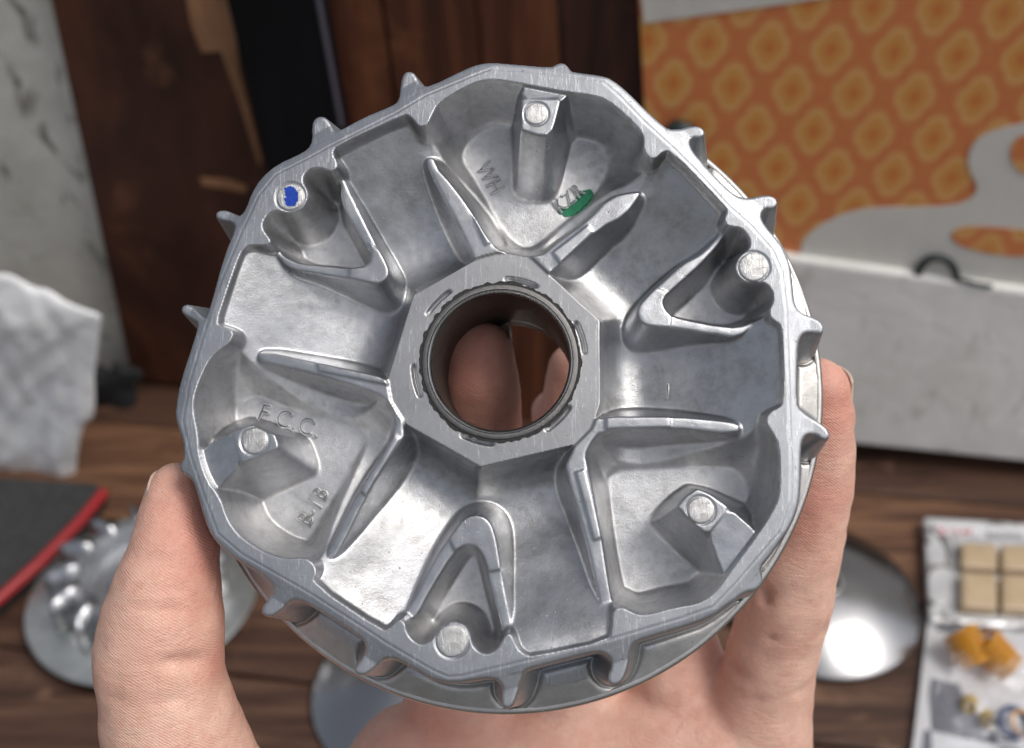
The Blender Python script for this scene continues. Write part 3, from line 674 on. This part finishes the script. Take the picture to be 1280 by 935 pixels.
# base line where the wall meets the bench
A0, A1 = T(170, 476), T(1290, 576)
wd = (A1-A0)/np.linalg.norm(A1-A0); wnrm = np.array((wd[1], -wd[0], 0))
if wnrm[1] > 0: wnrm = -wnrm                                   # points to the camera side
def WP(px, py, off=0.0):
    r = ray(px, py); t = ((A0-CAM).dot(wnrm)+off)/r.dot(wnrm); return CAM+r*t
def slab(name, pts, off, th, mat, parent=None, bev=.0015, uv=None, base=True):
    p3 = [WP(x, y, off) for x, y in pts]
    c0 = np.mean(p3, 0) if parent is None else None
    bmx = rounded_prism([Vector(p) for p in p3], (0, 0, 0), tuple(-wnrm*th), bev)
    o = bm_obj(name, bmx, mat, None, smooth=False)
    if parent is None:
        b_ = Vector(c0); b_.z = min(p[2] for p in p3); o.data.transform(Matrix.Translation(-b_)); o.location = b_
    else:
        o.data.transform(Matrix.Translation(-parent.location)); o.parent = parent
    if uv:
        lay = o.data.uv_layers.new(name='UVMap'); off_ = np.array(o.matrix_world.translation if parent is None else parent.matrix_world.translation)
        off_ = np.array(o.location) if parent is None else np.array(parent.location)
        for l_ in o.data.loops:
            w_ = np.array(o.data.vertices[l_.vertex_index].co)+off_-A0; lay.data[l_.index].uv = (w_.dot(wd)/uv[0]+uv[2], w_[2]/uv[1]+uv[3])
    return o
wall = slab('masonry_wall', [(-420,-300),(1900,-300),(1900,760),(1290,600),(-420,520)], -.012, .10, M['plaster'])
tag(wall, 'weathered limewashed wall with dark mould stains at the far left', 'wall')
bd = slab('wooden_board', [(50,-60),(282,-60),(330,190),(398,500),(165,476)], .004, .014, M['board'])
tag(bd, 'dark brown varnished board leaning on the white wall, its veneer peeling', 'board')
slab('veneer_patch', [(222,-60),(281,-60),(300,90),(328,200),(324,208),(296,120),(276,64),(252,66),(238,30)], .0052, .001, M['veneer'], bd, .0003)
slab('veneer_patch', [(250,222),(285,224),(309,233),(306,241),(280,236),(252,232)], .0052, .001, M['veneer'], bd, .0003)
bp = slab('black_post', [(268,-60),(388,-60),(428,160),(470,520),(402,520),(330,200)], .022, .030, M['black'])
tag(bp, 'matt black post standing between the dark board and the brown panelling', 'post')
slab('edge_strip', [(384,-60),(389,-60),(429,160),(425,160)], .0235, .002, M['edge'], bp, .0003)
pn = empty('wood_panelling', loc=Vector(WP(600, 300, 0)))
bpy.context.view_layer.update()
tag(pn, 'panelling of upright reddish brown boards behind the metal casting', 'panelling')
xs = [378, 470, 588, 694, 800]; xb = [470, 545, 640, 730, 830]
for i in range(4):
    slab('board', [(xs[i]+1.5,-60),(xs[i+1]-1.5,-60),(xb[i+1]-1.5,530),(xb[i]+1.5,530)], .006+.0015*(i % 2), .012, M['paneld'] if i == 3 else M['panel'], pn)
# orange sheet with pale clouds
PU = (.0365, .053)
px0 = WP(1100, 200)
sh_ = slab('patterned_sheet', [(795,-70),(1420,-70),(1420,430),(1000,345),(815,330)], .012, .006, M['print'], uv=(PU[0], PU[1], .1, .3), bev=.0005)
bpy.context.view_layer.update()
tag(sh_, 'orange sheet printed with yellow medallions and pale clouds behind the casting', 'sheet')
slab('pale_band', [(796,-60),(1200,-60),(1100,-14),(980,5),(805,29)], .0128, .0005, M['cloud'], sh_, 0)
def smooth_px(pts, k=2): return [tuple(p) for p in rnd(pts, k)]
slab('cloud_print', smooth_px([(1002,330),(1000,308),(1012,290),(1045,270),(1085,259),(1150,259),(1195,257),(1218,247),(1223,232),(1211,212),(1210,192),(1222,172),(1250,160),(1300,150),(1400,150),(1420,250),(1420,420),(1290,372),(1060,345)]), .0128, .0005, M['cloud'], sh_, 0)
slab('orange_tongue', smooth_px([(1188,290),(1205,283),(1240,284),(1300,290),(1300,322),(1250,320),(1210,312),(1192,303)]), .0134, .0005, M['print'], sh_, 0, uv=(PU[0], PU[1], .1, .3))
slab('orange_spot', smooth_px([(1262,185),(1272,170),(1300,168),(1310,200),(1290,222),(1266,210)]), .0134, .0005, M['print'], sh_, 0, uv=(PU[0], PU[1], .1, .3))
# ledge
lp = [WP(960,318,.020), WP(1000,325,.020), WP(1420,384,.020), WP(1420,592,.020), WP(1075,556,.020), WP(800,531,.020), WP(800,300,.020)]
lg = rounded_prism([Vector(p) for p in lp], (0, 0, 0), tuple(-wnrm*.03), .003)
lo = bm_obj('ledge', lg, M['ledge'], None, smooth=False); tag(lo, 'pale limewashed board below the orange sheet, along the back of the bench', 'ledge')
# bench planks
up = np.array((0, 0, 1.))
bench = empty('workbench', loc=Vector(T(640, 700))); bpy.context.view_layer.update()
tag(bench, 'worn brown wooden bench top of long planks under everything', 'workbench')
pd = wd; pn_ = wnrm
seams = [-.05, .052, .155, .27, .385, .50]
for i in range(5):
    s0, s1 = seams[i]+.0012, seams[i+1]-.0012
    base = A0 - wd*.45
    dz = rng.uniform(-.0012, 0)
    pts = [base+pn_*s0, base+pn_*s1, base+pn_*s1+pd*1.9, base+pn_*s0+pd*1.9]
    bmx = rounded_prism([Vector(p+up*dz) for p in pts], (0, 0, 0), (0, 0, -.022), .002)
    o = bm_obj('plank', bmx, M['bench2'] if i == 1 else M['bench'], None, smooth=False)
    o.data.transform(Matrix.Translation(-bench.location)); o.parent = bench
gr_n = NT('brown_ground'); q = gr_n.noise(6, 4, .6, 0, gr_n.coord()); gr_n.set(Base_Color=gr_n.ramp(q, [(.3, (.08, .07, .06)), (.7, (.16, .14, .12))]), Roughness=.9)  # plain ground colour, mottled dark brown at random
V = [(-6, -6, -.75), (6, -6, -.75), (6, 6, -.75), (-6, 6, -.75)]
gr = mesh_obj('ground', V, [(0, 1, 2, 3)], gr_n.m, smooth=False); tag(gr, kind='structure')
# black ring on the ledge
n = NT('dark_green_rubber'); n.set(Base_Color=(.010, .020, .022, 1), Roughness=.45); M['rubber'] = n.m
def tube(pts, r, mat, name, parent=None, K=10, closed=False):
    cu = bpy.data.curves.new('t', 'CURVE'); cu.dimensions = '3D'; s_ = cu.splines.new('POLY'); s_.points.add(len(pts)-1)
    for i, p in enumerate(pts): s_.points[i].co = (*p, 1)
    s_.use_cyclic_u = closed; cu.bevel_depth = r; cu.bevel_resolution = 3; cu.use_fill_caps = True
    to = bpy.data.objects.new('t', cu); COL.objects.link(to); bpy.context.view_layer.update()
    me = bpy.data.meshes.new_from_object(to.evaluated_get(bpy.context.evaluated_depsgraph_get())); bpy.data.objects.remove(to)
    me.materials.clear(); me.materials.append(mat); o = bpy.data.objects.new(name, me); COL.objects.link(o)
    for pl in me.polygons: pl.use_smooth = True
    if parent: o.parent = parent; o.matrix_parent_inverse = parent.matrix_world.inverted()
    return o
rc = [WP(1171+24*math.cos(t), 347-25*math.sin(t), .0165) for t in np.linspace(-.1, math.pi+.3, 24)]
rg = tube(rc, .0026, M['rubber'], 'rubber_ring'); tag(rg, 'dark rubber ring with a short tail hanging at the top of the pale ledge', 'ring')
tl_ = tube([WP(1193,345,.0175), WP(1203,350,.019), WP(1220,355,.020), WP(1240,358,.020)], .0016, M['rubber'], 'tail', rg)
kb = tube([WP(836,170,.022), WP(846,160,.022), WP(858,164,.022), WP(866,176,.022)], .006, M['rubber'], 'black_knob'); tag(kb, 'small black hook showing just above the rim in front of the orange sheet', 'knob')  # dark round thing peeking over the rim, built as a small knob

# ------------------------------------------------------------------ things on the bench
def onbench(name, px, py, h=0.0, rot=0):
    o = empty(name, loc=Vector(T(px, py, h))); o.rotation_euler = (0, 0, rot); bpy.context.view_layer.update(); return o
n = NT('polished_sheave'); v = n.coord((1, 1, 1)); q = n.noise(30, 4, .6, 0, v)
n.set(Base_Color=(.36, .36, .37, 1), Metallic=1., Roughness=n.math('ADD', n.math('MULTIPLY', q, .12), .13), Anisotropic=.7); M['sheave'] = n.m
n = NT('dull_aluminium'); v = n.coord((1, 1, 1)); q = n.noise(60, 4, .6, 0, v)
n.set(Base_Color=n.ramp(q, [(.3, (.42, .44, .43)), (.7, (.58, .60, .60))]), Metallic=.85, Roughness=.38); M['dull'] = n.m
def sheave(px, py, label, Rr=.061, bs=True):
    t = onbench('sheave_half', px, py)
    V, Fc = lathe([(Rr-.004, .0005), (Rr, .0018), (Rr, .0045), (Rr-.0012, .0056), (.016, .0195), (.0125, .0200)], 96)
    mesh_obj('belt_face', V, Fc, M['sheave'], t, auto=30)
    V, Fc = lathe([(.0128, .0195), (.0128, .0205), (.0122, .0209), (.0112, .0209), (.0108, .020), (.0108, .010)], 64)
    mesh_obj('boss', V, Fc, M['dull'], t, auto=30)
    tag(t, label, 'pulley half'); return t
sheave(1022, 748, 'polished steel pulley half with a smooth conical face right of the fingers', .067)
sheave(512, 868, 'pulley half lying mostly hidden below the palm, its edge left of it')
# finned drive plate
ft = onbench('finned_drive_plate', 182, 742, .004)
ft.rotation_euler = (R(-3), R(2), R(20)); bpy.context.view_layer.update()
tag(ft, 'silver drive plate with a toothed fan ring lying on the bench left of the thumb', 'machine part')
V, Fc = lathe([(.070, .0), (.0765, .001), (.0775, .0025), (.0765, .004), (.052, .006), (.050, .0045), (.046, .0045), (.044, .007), (.030, .008)], 128)
mesh_obj('flange', V, Fc, M['dull'], ft, auto=30)
V, Fc = lathe([(.046, .006), (.045, .028), (.0435, .030), (.038, .030), (.036, .026), (.030, .013), (.022, .012), (.021, .019), (.019, .021), (.014, .021), (.013, .019), (.013, .0)], 128)
mesh_obj('fan_ring', V, Fc, M['cast'], ft, auto=35)
tb = bmesh.new()
for i in range(13):
    t = 2*math.pi*i/13; u_ = Vector((math.cos(t), math.sin(t), 0)); w_ = Vector((-math.sin(t), math.cos(t), 0))
    bm = bmesh.new(); rows = []
    for k, (r_, s_, hw) in enumerate(((.037, 0, .0045), (.046, .001, .0038), (.053, .003, .0032), (.0585, .0070, .0028))):
        rows.append([bm.verts.new(u_*r_+w_*(s_+sg*hw)+Vector((0, 0, z_))) for sg, z_ in ((-1, .005), (1, .005), (1, .0350-.0014*k), (-1, .0350-.0014*k))])
    for A_, B_ in zip(rows, rows[1:]):
        for j in range(4): bm.faces.new((A_[j], A_[(j+1) % 4], B_[(j+1) % 4], B_[j]))
    bm.faces.new(rows[0]); bm.faces.new(rows[-1][::-1]); bmesh.ops.recalc_face_normals(bm, faces=bm.faces[:])
    bmesh.ops.bevel(bm, geom=bm.edges[:], offset=.0008, segments=2, affect='EDGES')
    bm_obj('fan_blade', bm, M['cast'], ft)
tb.free()
# dark tray with a red edge
n = NT('dark_cloth'); v = n.coord((120, 120, 120)); q = n.noise(1, 5, .6, 0, v)
n.set(Base_Color=n.ramp(q, [(.3, (.018, .019, .019)), (.7, (.040, .040, .040))]), Roughness=.75, Normal=n.bump(q, .4, .001)); M['darkcloth'] = n.m
n = NT('red_piping'); n.set(Base_Color=(.30, .010, .014, 1), Roughness=.4); M['red'] = n.m
def tablepoly(name, pts, h, th, mat, parent=None, bev=.002):
    p3 = [T(x, y, h) for x, y in pts]
    bmx = rounded_prism([Vector(p) for p in p3], (0, 0, 0), (0, 0, -th), bev)
    o = bm_obj(name, bmx, mat, None, smooth=False)
    if parent: o.data.transform(Matrix.Translation(-parent.location)); o.parent = parent
    else:
        b_ = Vector(np.mean(p3, 0)); b_.z = h-th; o.data.transform(Matrix.Translation(-b_)); o.location = b_
    return o
pc = onbench('padded_pouch', 20, 660); tag(pc, 'flat dark grey pouch with a bright red piped edge at the left', 'pouch')
tablepoly('pouch_body', [(-160,590),(20,596),(118,602),(132,612),(100,655),(50,705),(0,748),(-120,840),(-260,850)], .016, .015, M['darkcloth'], pc, .004)
tp = [T(x, y, .017) for x, y in ((-150,855),(-60,795),(0,748),(50,703),(100,652),(130,615))]
o = tube([tuple(p) for p in tp], .0042, M['red'], 'red_piping', pc)
# crumpled white bag
n = NT('white_plastic_film'); v = n.coord((30, 30, 30)); q = n.noise(1, 5, .6, 1.0, v)
n.set(Base_Color=n.ramp(q, [(.3, (.76, .77, .78)), (.7, (.82, .83, .84))]), Roughness=.45, Normal=n.bump(q, .6, .004)); M['film'] = n.m
def crumple(name, quad, nu, nv_, amp, mat, off0=.03, seed=1):
    """closed crumpled bag: front sheet and back sheet joined at the edge"""
    Vv = []; Ff = []; q_ = [np.array(x, float) for x in quad]
    for s_ in (1, -1):
        for i in range(nu+1):
            for j in range(nv_+1):
                u, w_ = i/nu, j/nv_
                p = (q_[0]*(1-u)+q_[1]*u)*(1-w_)+(q_[3]*(1-u)+q_[2]*u)*w_
                ed = min(u, 1-u, w_, 1-w_); puff = (min(1, ed*6))**.6
                qx = u*3.2+w_*1.1+seed; fz = 1.1*mn.noise(Vector((qx, w_*1.2, s_*.3)))-.7*abs(mn.noise(Vector((qx*2.1+w_*2, w_*1.7-u, seed))))-.35*abs(mn.noise(Vector((u*9-w_*5, w_*4+seed, 2))))
                edge = WP(p[0]+16*mn.noise(Vector((u*3, w_*3, seed)))*(1-puff), p[1]+22*mn.noise(Vector((w_*5, u*7, 3+seed)))*(1-puff), off0)
                Vv.append(edge+wnrm*(s_*(.010*puff)+amp*fz*puff))
    m_ = (nu+1)*(nv_+1)
    for i in range(nu):
        for j in range(nv_):
            a_ = i*(nv_+1)+j; Ff.append((a_, a_+nv_+1, a_+nv_+2, a_+1)); Ff.append((m_+a_, m_+a_+1, m_+a_+nv_+2, m_+a_+nv_+1))
    o = mesh_obj(name, Vv, Ff, mat); bpy.context.view_layer.update()
    bm = bmesh.new(); bm.from_mesh(o.data); bmesh.ops.remove_doubles(bm, verts=bm.verts[:], dist=.0004); bmesh.ops.recalc_face_normals(bm, faces=bm.faces[:]); bm.to_mesh(o.data); bm.free()
    return o
wb = crumple('plastic_bag', [(-150,270),(128,395),(98,612),(-150,612)], 60, 46, .010, M['film'], .112)
for v_ in wb.data.vertices:
    pass
tag(wb, 'crumpled white plastic bag slumped against the limewashed wall at the left', 'bag')
n = NT('black_lump'); v = n.coord((60, 60, 60)); q = n.noise(1, 5, .6, 1.0, v); n.set(Base_Color=n.ramp(q, [(.3, (.006, .007, .008)), (.7, (.02, .022, .024))]), Roughness=.8, Normal=n.bump(q, .6, .004)); M['lump'] = n.m
rg2 = crumple('lump', [(70,452),(172,462),(170,515),(85,570)], 16, 16, .008, M['lump'], .028, 5); tag(rg2, 'black rag tucked between the white bag and the brown board', 'lump')  # dark crumpled lump between bag and board, modelled like black cloth

# ---- the two packets of spares on the right
n = NT('foil_pouch'); v = n.coord((38, 22, 38)); q = n.noise(1, 5, .6, 1.5, v)
n.set(Base_Color=n.ramp(q, [(.35, (.55, .56, .58)), (.55, (.70, .71, .72)), (.60, (.16, .15, .15)), (.75, (.62, .63, .65))]), Metallic=.35, Roughness=.28, Normal=n.bump(q, .9, .004)); M['foil'] = n.m
n = NT('white_card'); q = n.noise(40, 4, .6); n.set(Base_Color=(.66, .66, .68, 1), Roughness=.5); M['card'] = n.m
n = NT('tan_plastic'); v = n.coord((60, 60, 60)); q = n.noise(1, 4, .6, 0, v); n.set(Base_Color=n.ramp(q, [(.3, (.42, .31, .19)), (.7, (.52, .40, .26))]), Roughness=.45); M['tan'] = n.m
n = NT('checker_card'); tc = n.coord((1, 1, 1)); ck = n.n('ShaderNodeTexChecker'); ck.inputs['Scale'].default_value = 26; ck.inputs[1].default_value = (.70, .71, .74, 1); ck.inputs[2].default_value = (.16, .17, .20, 1)
mp = n.n('ShaderNodeMapping'); mp.inputs['Rotation'].default_value = (0, 0, .25); mp.inputs['Location'].default_value = (.003, .011, .01); n.link(tc, mp.inputs[0]); n.link(mp.outputs[0], ck.inputs[0])
n.set(Base_Color=ck.outputs[0], Roughness=.4); M['checker'] = n.m
n = NT('red_ink'); n.set(Base_Color=(.55, .03, .04, 1), Roughness=.5); M['redink'] = n.m
n = NT('grey_ink'); n.set(Base_Color=(.12, .12, .13, 1), Roughness=.5); M['greyink'] = n.m
n = NT('clear_film'); v = n.coord((60, 60, 60)); q = n.noise(1, 4, .6, 1.5, v)
gl = n.n('ShaderNodeBsdfGlossy'); gl.inputs['Roughness'].default_value = .12; gl.inputs['Color'].default_value = (.9, .9, .95, 1); tr = n.n('ShaderNodeBsdfTransparent'); ms = n.n('ShaderNodeMixShader'); ms.inputs[0].default_value = .13
bmp = n.bump(q, 1, .006); n.link(bmp, gl.inputs['Normal']); n.link(tr.outputs[0], ms.inputs[1]); n.link(gl.outputs[0], ms.inputs[2]); n.link(ms.outputs[0], n.t.nodes['Material Output'].inputs[0]); M['clear'] = n.m
n = NT('orange_spring_paint'); n.set(Base_Color=(.62, .27, .012, 1), Roughness=.3); M['orange'] = n.m
n = NT('yellow_spring_paint'); n.set(Base_Color=(.50, .33, .03, 1), Roughness=.35); M['yellow'] = n.m
n = NT('blue_spring_paint'); n.set(Base_Color=(.015, .05, .16, 1), Roughness=.35); M['bluep'] = n.m
p1 = onbench('slider_packet', 1240, 720); tag(p1, 'foil packet with four tan plastic blocks in its window, upper one at the right edge', 'packet')
tablepoly('pouch', [(1155,645),(1240,650),(1420,662),(1420,790),(1255,783),(1162,776)], .010, .009, M['foil'], p1, .003)
tablepoly('header_card', [(1165,652),(1240,656),(1420,668),(1420,684),(1240,672),(1172,668)], .0112, .0008, M['card'], p1, .0002)
for bxx in ((1202,676,1247,708),(1252,679,1310,711),(1202,713,1247,757),(1252,716,1312,760)):
    x0, y0, x1, y1 = bxx; tablepoly('tan_block', [(x0,y0),(x1,y0+3),(x1+1,y1+3),(x0,y1)], .019, .010, M['tan'], p1, .0032)
def flat_text(txt, px, py, ang, size, h, mat, parent):
    cu = bpy.data.curves.new('t', 'FONT'); cu.body = txt; cu.size = size; cu.align_x = 'LEFT'; cu.extrude = .0001
    to = bpy.data.objects.new('t', cu); COL.objects.link(to); bpy.context.view_layer.update()
    me = bpy.data.meshes.new_from_object(to.evaluated_get(bpy.context.evaluated_depsgraph_get())); bpy.data.objects.remove(to)
    p_ = T(px, py, h); me.transform(Matrix.Translation(Vector(p_)-parent.location) @ Matrix.Rotation(ang, 4, 'Z')); me.materials.clear(); me.materials.append(mat)
    o = bpy.data.objects.new('print', me); COL.objects.link(o); o.parent = parent; return o
flat_text('Y', 1173, 670, -.05, .013, .0116, M['redink'], p1)
flat_text('CLAF', 1188, 667, -.06, .007, .0116, M['redink'], p1)
flat_text('RACING', 1234, 671, -.06, .007, .0116, M['greyink'], p1)
p2 = onbench('spring_packet', 1240, 850); tag(p2, 'clear packet on a grey and white chequered card holding orange and yellow springs', 'packet')
tablepoly('chequered_card', [(1168,778),(1300,772),(1440,790),(1460,1040),(1130,1010),(1150,900)], .0035, .003, M['checker'], p2, .0005)
tablepoly('card_border', [(1160,775),(1172,778),(1153,925),(1146,1010),(1128,1010),(1142,925)], .0042, .0006, M['card'], p2, .0002)
# white swoosh on the card
tablepoly('card_print', smooth_px([(1195,850),(1215,890),(1250,915),(1330,930),(1340,790),(1230,785),(1200,810)]), .0040, .0004, M['card'], p2, 0)
def coil(name, px, py, h, r, wr, turns, pitch, tilt, rotz, mat):
    pts = [(r*math.cos(t), r*math.sin(t), pitch*t/(2*math.pi)) for t in np.linspace(0, 2*math.pi*turns, int(turns*20))]
    mt = Matrix.Translation(Vector(T(px, py, h))) @ Matrix.Rotation(rotz, 4, 'Z') @ Matrix.Rotation(tilt, 4, 'X')
    return tube([tuple(mt @ Vector(p)) for p in pts], wr, mat, name)
SP = [('spring', 1218,828,.013,.0100,.0018,4.6,.0046,R(62),R(-160),'orange','orange spring at the left of the pair in the chequered packet'),
      ('spring', 1258,834,.013,.0100,.0018,4.6,.0046,R(62),R(-135),'orange','orange spring at the right of the pair in the chequered packet'),
      ('spring', 1213,876,.006,.0038,.0009,4,.0018,R(70),R(-30),'yellow','small yellow spring nearest the left edge of the chequered packet'),
      ('spring', 1233,894,.006,.0038,.0009,4,.0018,R(70),R(-10),'yellow','small yellow spring beside the dark blue one'),
      ('spring', 1262,905,.008,.0085,.0016,3,.0034,R(20),R(0),'bluep','dark blue spring at the lower right of the chequered packet'),
      ('spring', 1276,905,.014,.0075,.0010,2,.002,R(30),R(30),'orange','thin orange ring spring lying over the dark blue spring')]
for nme, x, y, h, r_, wr, tu, pi_, ti, rz, mk, lb in SP:
    o = coil(nme, x, y, h, r_, wr, tu, pi_, ti, rz, M[mk]); tag(o, lb, 'spring', 'springs in the chequered packet')
# crinkled clear film over packet 2
Vv = []; Ff = []; nu = nv_ = 24
for i in range(nu+1):
    for j in range(nv_+1):
        u, w_ = i/nu, j/nv_; x = 1150+(1440-1150)*u-20*w_; y = 772+(1020-772)*w_
        ed = min(1, 7*min(u, 1-u, w_, 1-w_)); hh_ = .0046+ed*.018+ed*.004*mn.fractal(Vector((u*5, w_*5, 0)), .7, 2, 4); Vv.append(Vector(T(x, y, hh_))-p2.location)
for i in range(nu):
    for j in range(nv_): a_ = i*(nv_+1)+j; Ff.append((a_, a_+nv_+1, a_+nv_+2, a_+1))
mesh_obj('clear_film', Vv, Ff, M['clear'], p2)
